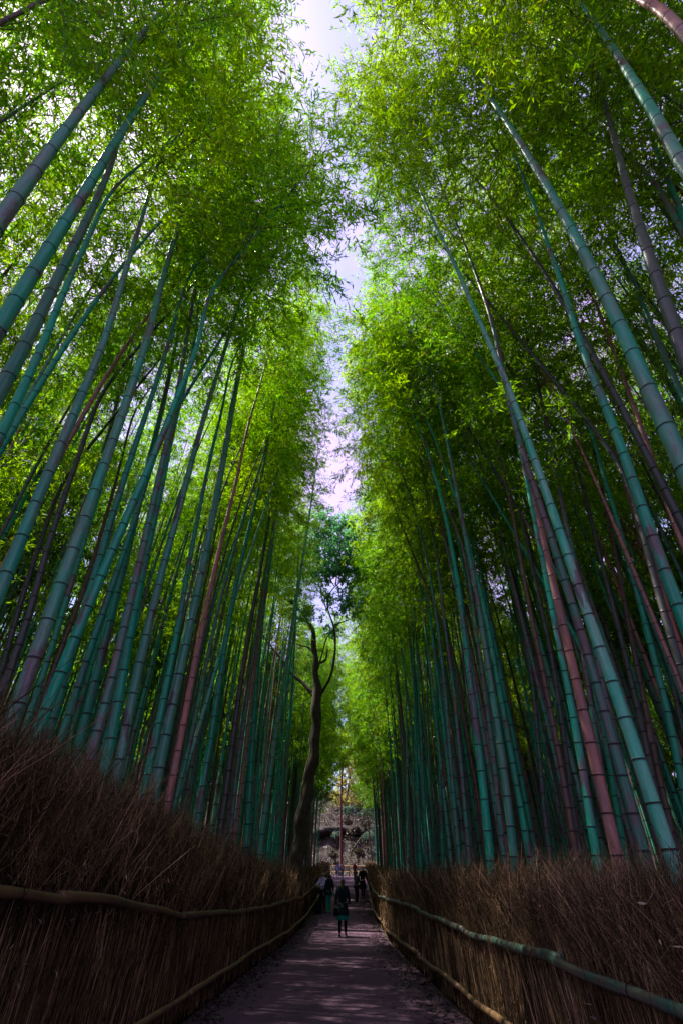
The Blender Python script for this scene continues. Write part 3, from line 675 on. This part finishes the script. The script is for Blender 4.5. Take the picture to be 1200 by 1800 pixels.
cl_px = [(600, 965, 1.3), (570, 985, 1.1), (630, 985, 1.1), (585, 945, 1.0), (615, 1000, .9), (555, 1005, .8), (645, 1005, .7), (560, 925, .9), (625, 945, .8),
         (605, 1065, .8), (625, 1060, .7), (540, 1080, .7), (515, 1045, .6), (583, 925, 1.), (612, 925, .8), (598, 1000, 1.), (640, 1020, .7), (575, 1010, .8), (615, 1035, .6), (635, 1075, .5), (545, 960, 1.), (585, 1110, .5), (560, 905, .6), (500, 1000, .8), (575, 1050, .5)]
cs = [list(at(x, y, TY + random.uniform(-1.2, 1.2)) - ro) + [r_ * 1.35, .65] for x, y, r_ in cl_px]
V, Q = blob_leaves(cs, 17000, .15, .26, .42, 5)
link('crown', mesh_np('crown', V, Q, M_tleaf), root)

# ------------------------------------------------------------------ far end: rail fence, bank, shrubs, trees
fr = empty('rail_fence', (1.0, 84.6, float(g(84.6)))); tag(fr, 'low tan wooden rail fence across the far end of the path', 'fence')
for zz in (.5, 1.15):
    V, Q = tube(smooth_path([(-3.6, 0, zz), (0, .03, zz + .01), (3.4, 0, zz - .02)], 12), .045, 8); link('rail', mesh_np('rail', V, Q, M_tan, smooth=True), fr)
for x in (-3.2, -1.6, 0, 1.6, 3.1):
    V, Q = tube([(x, .08, -.05), (x, .08, .7), (x, .08, 1.25)], .06, 8); link('post', mesh_np('post', V, Q, M_bark, smooth=True), fr)
fr = empty('rail_fence', (1.0, 97, 7.6)); tag(fr, 'dark rail fence with pale top halfway up the far bank', 'fence')
for zz in (.3, .75, 1.25):
    V, Q = tube(smooth_path([(-4.6, 0, zz + .4), (0, .03, zz), (3.8, 0, zz - .1)], 12), .05, 8); link('rail', mesh_np('rail', V, Q, M_tan, smooth=True), fr)
for x in (-4, -2, 0, 2, 3.6):
    V, Q = tube([(x, .08, -.8), (x, .08, .7), (x, .08, 1.4)], .07, 8); link('post', mesh_np('post', V, Q, M_bark, smooth=True), fr)
# ground cover on the bank
n = 26000; X = rng.uniform(-14, 16, n); Y = rng.uniform(87, 108, n); Z = np.array([hillz(x, y) for x, y in zip(X, Y)])
p = np.stack([X, Y, Z + rng.random(n) * .9 * (.5 + .5 * np.sin(X * 2) * np.sin(Y * 1.7))], 1)
V, Q = leaves(p, rng.normal(size=(n, 3)), rng.normal(size=(n, 3)) * .6 + np.array([0, -.5, 1]), .14 + .2 * rng.random(n), .08 + .1 * rng.random(n))
tag(link('ground_cover', mesh_np('ground_cover', V, Q, M_pleaf)), 'dusty brown undergrowth covering the bank beyond the path', 'undergrowth', kind='stuff')
def shrub(px, py, Y, r, mat, label, seed, n=900):
    P = at(px, py, Y); z = hillz(P[0], Y) if Y > 87 else float(g(Y))
    root = empty('shrub', (P[0], Y, z)); tag(root, label, 'shrub')
    c = [[random.uniform(-.6, .6) * r, random.uniform(-.5, .5) * r, P[2] - z + random.uniform(-.3, .3) * r, r * random.uniform(.5, .8), .75] for _ in range(5)]
    V, Q = blob_leaves(c, n, .16, .3, .5, seed); link('foliage', mesh_np('foliage', V, Q, mat), root)
    st = [tube(smooth_path([(0, 0, -.2), (random.uniform(-.3, .3), 0, (P[2] - z) * .5), (a[0], a[1], a[2])], 8), .04, 6) for a in c]
    V, Q = join(st); link('stem', mesh_np('stem', V, Q, M_bark), root)
shrub(618, 1462, 95, .9, M_pleaf, 'rusty little shrub before the dark masses right of the reddish trunk', 8, 500)
shrub(593, 1468, 95, .9, M_bleaf, 'grey green little shrub before the dark masses left of the reddish trunk', 9, 500)
shrub(610, 1425, 99, 1.5, M_bleaf, 'grey green shrub high on the bank beside the reddish trunk', 1)
shrub(643, 1427, 99, 1.6, M_bleaf, 'grey green shrub high on the bank beside the right grove', 2)
shrub(640, 1448, 97, 1.6, M_pleaf, 'dusty brown shrub halfway up the bank beside the right grove', 3)
shrub(607, 1446, 98, 1.4, M_pleaf, 'dusty brown shrub high on the bank, left of the dark masses', 4)
shrub(646, 1472, 93, 1.3, M_bleaf, 'small grey green shrub low on the bank at right', 5)
shrub(590, 1500, 90, 1.2, M_pleaf, 'low brownish shrub at the foot of the bank, left', 6)
shrub(630, 1500, 90, 1.3, M_pleaf, 'low brownish shrub at the foot of the bank, right', 7)
M_hollow = simple('hollow_shade_rock', (.03, .022, .018), .9, .6, 2)  # dark masses added in place of a shadowed hollow in the bank
rk = []
for cx, cy, cz, rx, ry, rz in ((-2.2, 96.9, 8.7, 2.2, 1.4, .7), (.8, 97.3, 8.9, 2.0, 1.3, .7), (3.2, 97.6, 8.6, 1.5, 1.1, .6), (-4.6, 97.2, 8.3, 1.3, 1.0, .6)):
    th, ph_ = np.meshgrid(np.arange(24) * math.pi / 12, np.linspace(.05, math.pi - .05, 14)); 
    k = 1 + .12 * np.sin(3 * th + cx * 3) * np.sin(2 * ph_) + .09 * np.sin(7 * th + cy) * np.sin(5 * ph_ + cx) + .10 * rng.normal(size=th.shape)
    V = np.stack([rx * k * np.sin(ph_) * np.cos(th), ry * k * np.sin(ph_) * np.sin(th), rz * k * np.cos(ph_)], -1).reshape(-1, 3)
    Q = [[j * 24 + i, (j + 1) * 24 + i, (j + 1) * 24 + (i + 1) % 24, j * 24 + (i + 1) % 24] for j in range(13) for i in range(24)]
    rk.append((V + np.array([cx, cy, cz]), Q))
for (V, Q), lb in zip(rk, ('dark mass added as the shaded hollow left of the reddish trunk', 'dark mass added as the shaded hollow right behind the reddish trunk', 'dark mass added as the shaded hollow nearest the right grove', 'dark mass added as the shaded hollow nearest the left grove')):
    tag(link('shade_rock', mesh_np('shade_rock', V, Q, M_hollow)), lb, 'shade_rock', 'dark masses added as the shaded hollow in the far bank')
V, Q = tube(smooth_path([at(621, 1492, 93), at(630, 1478, 93.2), at(641, 1464, 93.6)], 14), np.linspace(.16, .08, 14), 8)
tag(link('fallen_log', mesh_np('fallen_log', V, Q, M_bark, smooth=True)), 'dark log slanting up the bank at right', 'log')
def far_tree(px, y0, y1, Y, wpx, lean, clumps, mat, bark, label, seed, n=5000, lsz=(.25, .45)):
    a = at(px, y0, Y); b = at(px + lean, y1, Y); z = hillz(a[0], Y) if Y > 87 else float(g(Y)) - .05
    root = empty('slender_tree', (a[0], Y, z)); tag(root, label, 'tree'); ro = np.array(root.location)
    P = smooth_path([(0, 0, 0), (a - ro) * .6 + np.array([.1, 0, 0]), ((a + b) / 2 - ro) + np.array([-.12, 0, .1]), b - ro], 24)
    s = Y * .8 / F; V, Q = tube(P, np.linspace(wpx, wpx * .45, 24) * s * .5, 9); tk = link('trunk', mesh_np('trunk', V, Q, bark, smooth=True), root)
    cs = [list(at(x, y, Y + random.uniform(-1, 1)) - ro) + [r_, .75] for x, y, r_ in clumps]
    if cs:
        V, Q = blob_leaves(cs, n, *lsz, .5, seed); link('crown', mesh_np('crown', V, Q, mat), root)
        for c in cs[:6]:
            c = np.array(c[:3]); k = P[np.argmin(abs(P[:, 2] - (c[2] - 1.5)))]
            V, Q = tube(smooth_path([k, (k + c) / 2 + np.array([.1, 0, -.2]), c], 10), np.linspace(.09, .03, 10), 6); link('limb', mesh_np('limb', V, Q, bark), tk)
far_tree(599, 1516, 1330, 86.5, 6, 3, [(603, 1340, 1.2), (596, 1325, 1.2), (612, 1322, 1.4), (606, 1300, 1.5)], M_leaf, M_barkr, 'slender tree with a straight dark red trunk beside the rail fence', 11, 3500)
far_tree(652, 1500, 1370, 90, 3, -12, [(640, 1360, 1.4), (648, 1335, 1.6), (630, 1345, 1.3)], M_yleaf, M_bark, 'thin bent tree with yellowish leaves at the foot of the bank', 12, 2600)
far_tree(606, 1430, 1340, 106, 4, 14, [(620, 1385, 2.2), (604, 1375, 2.0), (635, 1390, 2.4), (618, 1350, 2.4), (595, 1400, 2.), (610, 1410, 1.8)], M_yleaf, M_bark, 'pale yellow leaved tree on top of the bank at left', 13, 6500)
far_tree(640, 1430, 1330, 112, 4, 3, [(640, 1370, 2.8), (655, 1385, 2.6), (625, 1340, 2.6), (646, 1320, 2.8), (665, 1350, 2.8), (640, 1405, 2.2), (628, 1410, 1.8)], M_yleaf, M_bark, 'broader pale yellow leaved tree on top of the bank at right', 14, 8000)
far_tree(575, 1430, 1300, 116, 5, 3, [(570, 1370, 3), (585, 1350, 3), (560, 1330, 3), (590, 1310, 3), (600, 1290, 2.5), (575, 1295, 3), (620, 1300, 3)], M_leaf, M_bark, 'green broadleaf tree beyond the far left end of the grove', 15, 9000)
far_tree(670, 1430, 1280, 118, 5, -3, [(670, 1370, 3), (655, 1310, 3), (690, 1330, 3), (640, 1290, 3), (665, 1280, 3), (625, 1275, 3)], M_leaf, M_bark, 'green broadleaf tree beyond the far right end of the grove', 16, 9000)

# ------------------------------------------------------------------ people
def skin_obj(name, V, E, Rr, mat, parent, sub=2, smooth=True):
    me = bpy.data.meshes.new(name); me.from_pydata([tuple(v) for v in V], E, []); me.materials.append(mat)
    o = link(name, me, parent)
    md = o.modifiers.new('skin', 'SKIN'); md.use_smooth_shade = smooth
    sv = me.skin_vertices[0].data if me.skin_vertices else None
    if sv is None:
        bm_layer = me.attributes; 
    for i, r in enumerate(Rr):
        r2 = r if isinstance(r, tuple) else (r, r)
        sv[i].radius = r2; sv[i].use_root = (i == 0); sv[i].use_loose = False
    s = o.modifiers.new('sub', 'SUBSURF'); s.levels = sub; s.render_levels = sub
    # bake the modifiers to a plain mesh
    dg = bpy.context.evaluated_depsgraph_get(); me2 = bpy.data.meshes.new_from_object(o.evaluated_get(dg)); o.modifiers.clear(); o.data = me2; me2.name = name
    me2.materials.clear(); me2.materials.append(mat)
    for p in me2.polygons: p.use_smooth = True
    return o
def cloth(c): return simple('cloth', c, .9, .25, 30, .1)
M_skin = simple('skin', (.42, .24, .18), .6, .08); M_hair = simple('hair', (.018, .012, .012), .5, .3, 60)
def person(label, px, py, Y, H, face, top, low, hair_len=.1, coat=None, walk=0., arms=None, shoes=(.02, .02, .03), sole=None, hairc=None, bare=False):
    """face: heading in degrees, 0 looks away from the camera, 180 towards it"""
    P = at(px, py, Y); z = float(g(Y)) + .004
    root = empty('person', (P[0], Y, z), R(-face)); tag(root, label, 'person'); root.scale = (H / 1.72,) * 3
    m_top, m_low, m_sh = cloth(top), cloth(low), cloth(shoes)
    J = {}
    w_ = walk
    J['pel'] = (0, 0, .93); J['sp'] = (0, 0, 1.08); J['ch'] = (0, .0, 1.28); J['up'] = (0, 0, 1.40); J['nk'] = (0, 0, 1.47); J['jaw'] = (0, .015, 1.545); J['hd'] = (0, .01, 1.61); J['cr'] = (0, 0, 1.665)
    arms = arms or {}
    for s, n in ((-1, 'l'), (1, 'r')):
        J['sh' + n] = (s * .165, 0, 1.39)
        el, wr = arms.get(n, ((s * .235, -.03 - s * w_ * .4, 1.13), (s * .25, .06 - s * w_ * .8, .89)))
        J['el' + n] = el; J['wr' + n] = wr
        J['hp' + n] = (s * .09, 0, .88); J['kn' + n] = (s * .095, .05 + s * w_ * .6, .48); J['an' + n] = (s * .095, -.02 + s * w_ * 1.2, .08); J['to' + n] = (s * .105, .16 + s * w_ * 1.2, .035)
        J['hl' + n] = (s * .095, -.06 + s * w_ * 1.2, .04)
    names = list(J); ix = {k: i for i, k in enumerate(names)}; V = [J[k] for k in names]
    E = [(ix[a], ix[b]) for a, b in [('pel', 'sp'), ('sp', 'ch'), ('ch', 'up'), ('up', 'nk'), ('nk', 'jaw'), ('jaw', 'hd'), ('hd', 'cr')]]
    rad = dict(pel=(.13, .09), sp=(.115, .08), ch=(.13, .09), up=(.10, .07), nk=.048, jaw=(.062, .07), hd=(.075, .09), cr=(.055, .065))
    for n in 'lr':
        E += [(ix[a + n] if a not in ('up', 'pel') else ix[a], ix[b + n]) for a, b in [('up', 'sh'), ('sh', 'el'), ('el', 'wr'), ('pel', 'hp'), ('hp', 'kn'), ('kn', 'an'), ('an', 'to')]] + [(ix['an' + n], ix['hl' + n])]
        rad.update({'sh' + n: .055, 'el' + n: .038, 'wr' + n: .024, 'hp' + n: .08, 'kn' + n: .052, 'an' + n: .035, 'to' + n: .025, 'hl' + n: .025})
    Rr = [rad[k] for k in names]
    def add(p, r, to): V.append(tuple(p)); Rr.append(r); E.append((to, len(V) - 1)); return len(V) - 1
    add((0, .105, 1.585), .014, ix['hd'])                               # nose
    for s in (-1, 1): add((s * .085, -.005, 1.60), .015, ix['hd'])      # ears
    for s, n in ((-1, 'l'), (1, 'r')):                                  # hands: palm, four fingers, thumb
        wr = np.array(J['wr' + n]); el = np.array(J['el' + n]); d = unit(wr - el)
        sd = unit(np.cross(d, np.array([s * 1., 0, .15]))); nn = np.cross(sd, d)
        pm = add(wr + d * .055, (.034, .016), ix['wr' + n])
        for q, (o_, ln) in enumerate(((-.03, .062), (-.01, .075), (.01, .07), (.028, .055))):
            k1 = add(wr + d * .092 + sd * o_, .0095, pm); k2 = add(wr + d * (.092 + ln * .55) + sd * o_ * 1.1 + nn * .008 * s, .0085, k1)
            add(wr + d * (.088 + ln) + sd * o_ * 1.1 + nn * .026 * s, .0075, k2)
        t1 = add(wr + d * .05 + sd * -.045, .011, pm); add(wr + d * .085 + sd * -.062 + nn * .01 * s, .009, t1)
    skin_obj('body', V, E, Rr, M_skin, root)
    # jacket
    keys = ['ch', 'sp', 'pel', 'up', 'nk'] + [a + n for n in 'lr' for a in ('sh', 'el', 'wr')]
    jx = {k: i for i, k in enumerate(keys)}; JV = [np.array(J[k], float) for k in keys]
    JV[jx['nk']][2] = 1.455
    for n in 'lr': JV[jx['wr' + n]] = np.array(J['el' + n]) * .08 + np.array(J['wr' + n]) * .92
    JE = [(jx[a], jx[b]) for a, b in [('ch', 'sp'), ('sp', 'pel'), ('ch', 'up'), ('up', 'nk')]] + [(jx['up'], jx['sh' + n]) for n in 'lr'] + [(jx['sh' + n], jx['el' + n]) for n in 'lr'] + [(jx['el' + n], jx['wr' + n]) for n in 'lr']
    jr = dict(ch=(.18, .125), sp=(.165, .12), pel=(.17, .125), up=(.13, .095), nk=.065, shl=.078, shr=.078, ell=.058, elr=.058, wrl=.042, wrr=.042)
    skin_obj('jacket', JV, JE, [jr[k] for k in keys], m_top, root)
    keys = ['pel'] + [a + n for n in 'lr' for a in ('hp', 'kn', 'an')]; jx = {k: i for i, k in enumerate(keys)}
    JE = [(jx['pel'], jx['hp' + n]) for n in 'lr'] + [(jx['hp' + n], jx['kn' + n]) for n in 'lr'] + [(jx['kn' + n], jx['an' + n]) for n in 'lr']
    skin_obj('trousers', [J[k] for k in keys], JE, [(.15, .105), .095, .068, .052, .095, .068, .052], m_low, root)
    for n in 'lr':
        sh_o = skin_obj('shoe', [J['an' + n], J['hl' + n], J['to' + n]], [(0, 1), (0, 2)], [.045, .04, .042], m_sh, root)
        if sole:
            a = np.array(J['hl' + n]); b = np.array(J['to' + n]); V_, Q_ = box(((a[0] + b[0]) / 2, (a[1] + b[1]) / 2, .014), (.095, .30, .024)); link('sole', mesh_np('sole', V_, Q_, cloth(sole)), sh_o)
    hm = M_hair if hairc is None else simple('hair', hairc, .6, .3, 60)
    hv = [(0, -.02, 1.66), (0, -.045, 1.60), (0, -.055, 1.54)]; he = [(0, 1), (1, 2)]; hr = [(.078, .088), (.085, .075), (.072, .05)]
    if hair_len > .12: hv += [(0, -.08, 1.44), (0, -.10, 1.55 - hair_len)]; he += [(2, 3), (3, 4)]; hr += [(.085, .045), (.05, .03)]
    skin_obj('hair', hv, he, hr, hm, root)
    if not (-80 < face < 80):
        for s in (-1, 1):
            V_, Q_ = tube([(s * .03, .088, 1.602), (s * .03, .096, 1.602)], .009, 8); link('eye', mesh_np('eye', V_, Q_, M_hair), root)
        V_, Q_ = tube([(-.022, .09, 1.545), (0, .098, 1.543), (.022, .09, 1.545)], .006, 6); link('mouth', mesh_np('mouth', V_, Q_, cloth((.25, .08, .08))), root)
    if coat:
        c, z0, z1, fl = coat; th = np.arange(20) * math.pi / 10; V_ = []
        for k in np.linspace(0, 1, 7):
            tk_ = min(0, k * 3 - 1) * .06; rx, ry = .165 + fl * k + tk_, .125 + fl * .8 * k + tk_; fold = 1 + .06 * k * np.sin(th * 5 + 1)
            for a, f_ in zip(th, fold): V_.append((rx * math.cos(a) * f_, ry * math.sin(a) * f_ - .01, z0 + (z1 - z0) * k + .012 * math.sin(a * 3) * k))
        Q_ = [[j * 20 + i, j * 20 + (i + 1) % 20, (j + 1) * 20 + (i + 1) % 20, (j + 1) * 20 + i] for j in range(6) for i in range(20)]
        o = link('coat_skirt', mesh_np('coat_skirt', V_, Q_, cloth(c), smooth=True), root); o.modifiers.new('s', 'SOLIDIFY').thickness = .012
    return root
def lathe_bag(name, loc, w_, d_, h_, mat, label, cat, strap=None, rz=0):
    th = np.arange(20) * math.pi / 10; V_ = []; prof = [(0, .0), (0.02, .8), (.12, .98), (.5, 1.0), (.8, .9), (.95, .7), (1., .0)]
    for k, s in prof:
        for a in th:
            cx, cy = math.cos(a), math.sin(a); e = .55
            V_.append((w_ / 2 * s * math.copysign(abs(cx) ** e, cx), d_ / 2 * s * math.copysign(abs(cy) ** e, cy), h_ * k))
    Q_ = [[j * 20 + i, j * 20 + (i + 1) % 20, (j + 1) * 20 + (i + 1) % 20, (j + 1) * 20 + i] for j in range(len(prof) - 1) for i in range(20)]
    root = empty(name, loc, rz); tag(root, label, cat)
    link('bag_body', mesh_np('bag_body', V_, Q_, mat, smooth=True), root)
    prt = []
    for s in (-1, 1):
        prt.append(tube(smooth_path([(-w_ * .28, s * d_ * .2, h_ * .9), (-w_ * .2, s * d_ * .2, h_ + (strap or .12)), (w_ * .2, s * d_ * .2, h_ + (strap or .12)), (w_ * .28, s * d_ * .2, h_ * .9)], 14), .009, 6))
    V_, Q_ = join(prt); link('handle', mesh_np('handle', V_, Q_, mat, smooth=True), root)
    return root
gr = lambda Y: float(g(Y))
pA = person('person walking away in the middle of the path in a long blackish green coat', 602, 1645, 23.3, 1.70, 4, (.008, .022, .020), (.006, .008, .009), .2, ((.008, .022, .020), .98, .60, .05), .13, None, (.015, .015, .02), (.3, .25, .3), (.045, .03, .012))
# teal skirt under the coat
o = [c for c in pA.children if c.name.startswith('coat_skirt')][0]
sk = o.copy(); sk.data = o.data.copy(); COL.objects.link(sk); sk.parent = pA; sk.name = 'skirt'; sk.data.materials.clear(); sk.data.materials.append(cloth((.01, .22, .17)))
sk.scale = (.97, .97, .55); sk.location = (0, 0, .135)
P = at(590, 1604, 23.2)
lathe_bag('handbag', (P[0], 23.25, .62), .30, .14, .26, cloth((.01, .01, .012)), 'black handbag hanging at the left side of the walking person', 'bag', .22, R(80))
person('person in a pale lavender jacket leaning on the left rail', 567, 1600, 32.6, 1.72, -150, (.55, .48, .75), (.012, .014, .018), .1, None, 0,
       {'l': ((-.2, .18, 1.16), (-.02, .34, 1.10)), 'r': ((.24, .14, 1.14), (.18, .38, 1.12))})
person('person in a dark navy jacket and teal jeans standing beside the lavender jacket', 578, 1603, 32.0, 1.66, -35, (.010, .018, .028), (.02, .28, .20), .3, ((.010, .018, .028), .98, .80, .03), .05, None, (.05, .04, .09), (.3, .3, .4))
P = at(559, 1600, 32.2)
lathe_bag('backpack', (P[0], 32.2, gr(32.2)), .42, .3, .52, cloth((.012, .013, .016)), 'black backpack on the ground by the left fence', 'backpack')
person('person in a green black jacket looking at a phone on the right of the path', 626.5, 1592, 37.6, 1.64, 62, (.010, .045, .034), (.014, .012, .018), .2, None, 0,
       {'l': ((-.2, .12, 1.12), (-.07, .36, 1.18)), 'r': ((.2, .14, 1.12), (.06, .36, 1.18))}, (.40, .16, .18), (.5, .35, .35))
P = at(632, 1553, 37.6)
ph = empty('phone', (P[0], 37.6, P[2])); tag(ph, 'small pale phone held up by the person in the green black jacket', 'phone')
V, Q = box((0, 0, 0), (.02, .09, .16)); link('phone_case', mesh_np('phone_case', V, Q, cloth((.3, .2, .25))), ph)
V, Q = box((-.012, 0, 0), (.003, .08, .145)); link('screen', mesh_np('screen', V, Q, cloth((.7, .7, .8))), ph)
person('tall person in a black knee length coat near the right fence', 637.5, 1577, 41.5, 1.78, 160, (.008, .018, .018), (.012, .012, .014), .1, ((.008, .022, .018), .98, .50, .06), .06)
person('far person in a pale blue outfit before the rail fence', 593.5, 1545, 73.5, 1.66, 10, (.34, .36, .62), (.34, .36, .62), .2, ((.34, .36, .62), 1.2, .7, .03), .03)
person('far person with pink top and blue jeans before the rail fence', 601.5, 1545.5, 73.0, 1.68, -10, (.55, .26, .42), (.05, .16, .26), .1, None, .12)
person('far person in a dark red jacket at the right before the rail fence', 623.5, 1545, 74, 1.62, 20, (.22, .015, .03), (.012, .01, .012), .2, None, .1)

# ------------------------------------------------------------------ render settings
sc.view_settings.view_transform = 'Standard'; sc.view_settings.look = 'None'; sc.view_settings.gamma = 1
sc.view_settings.exposure = 1.15
sc.cycles.use_denoising = True
sc.cycles.max_bounces = 6; sc.cycles.transmission_bounces = 5; sc.cycles.diffuse_bounces = 4; sc.cycles.glossy_bounces = 2
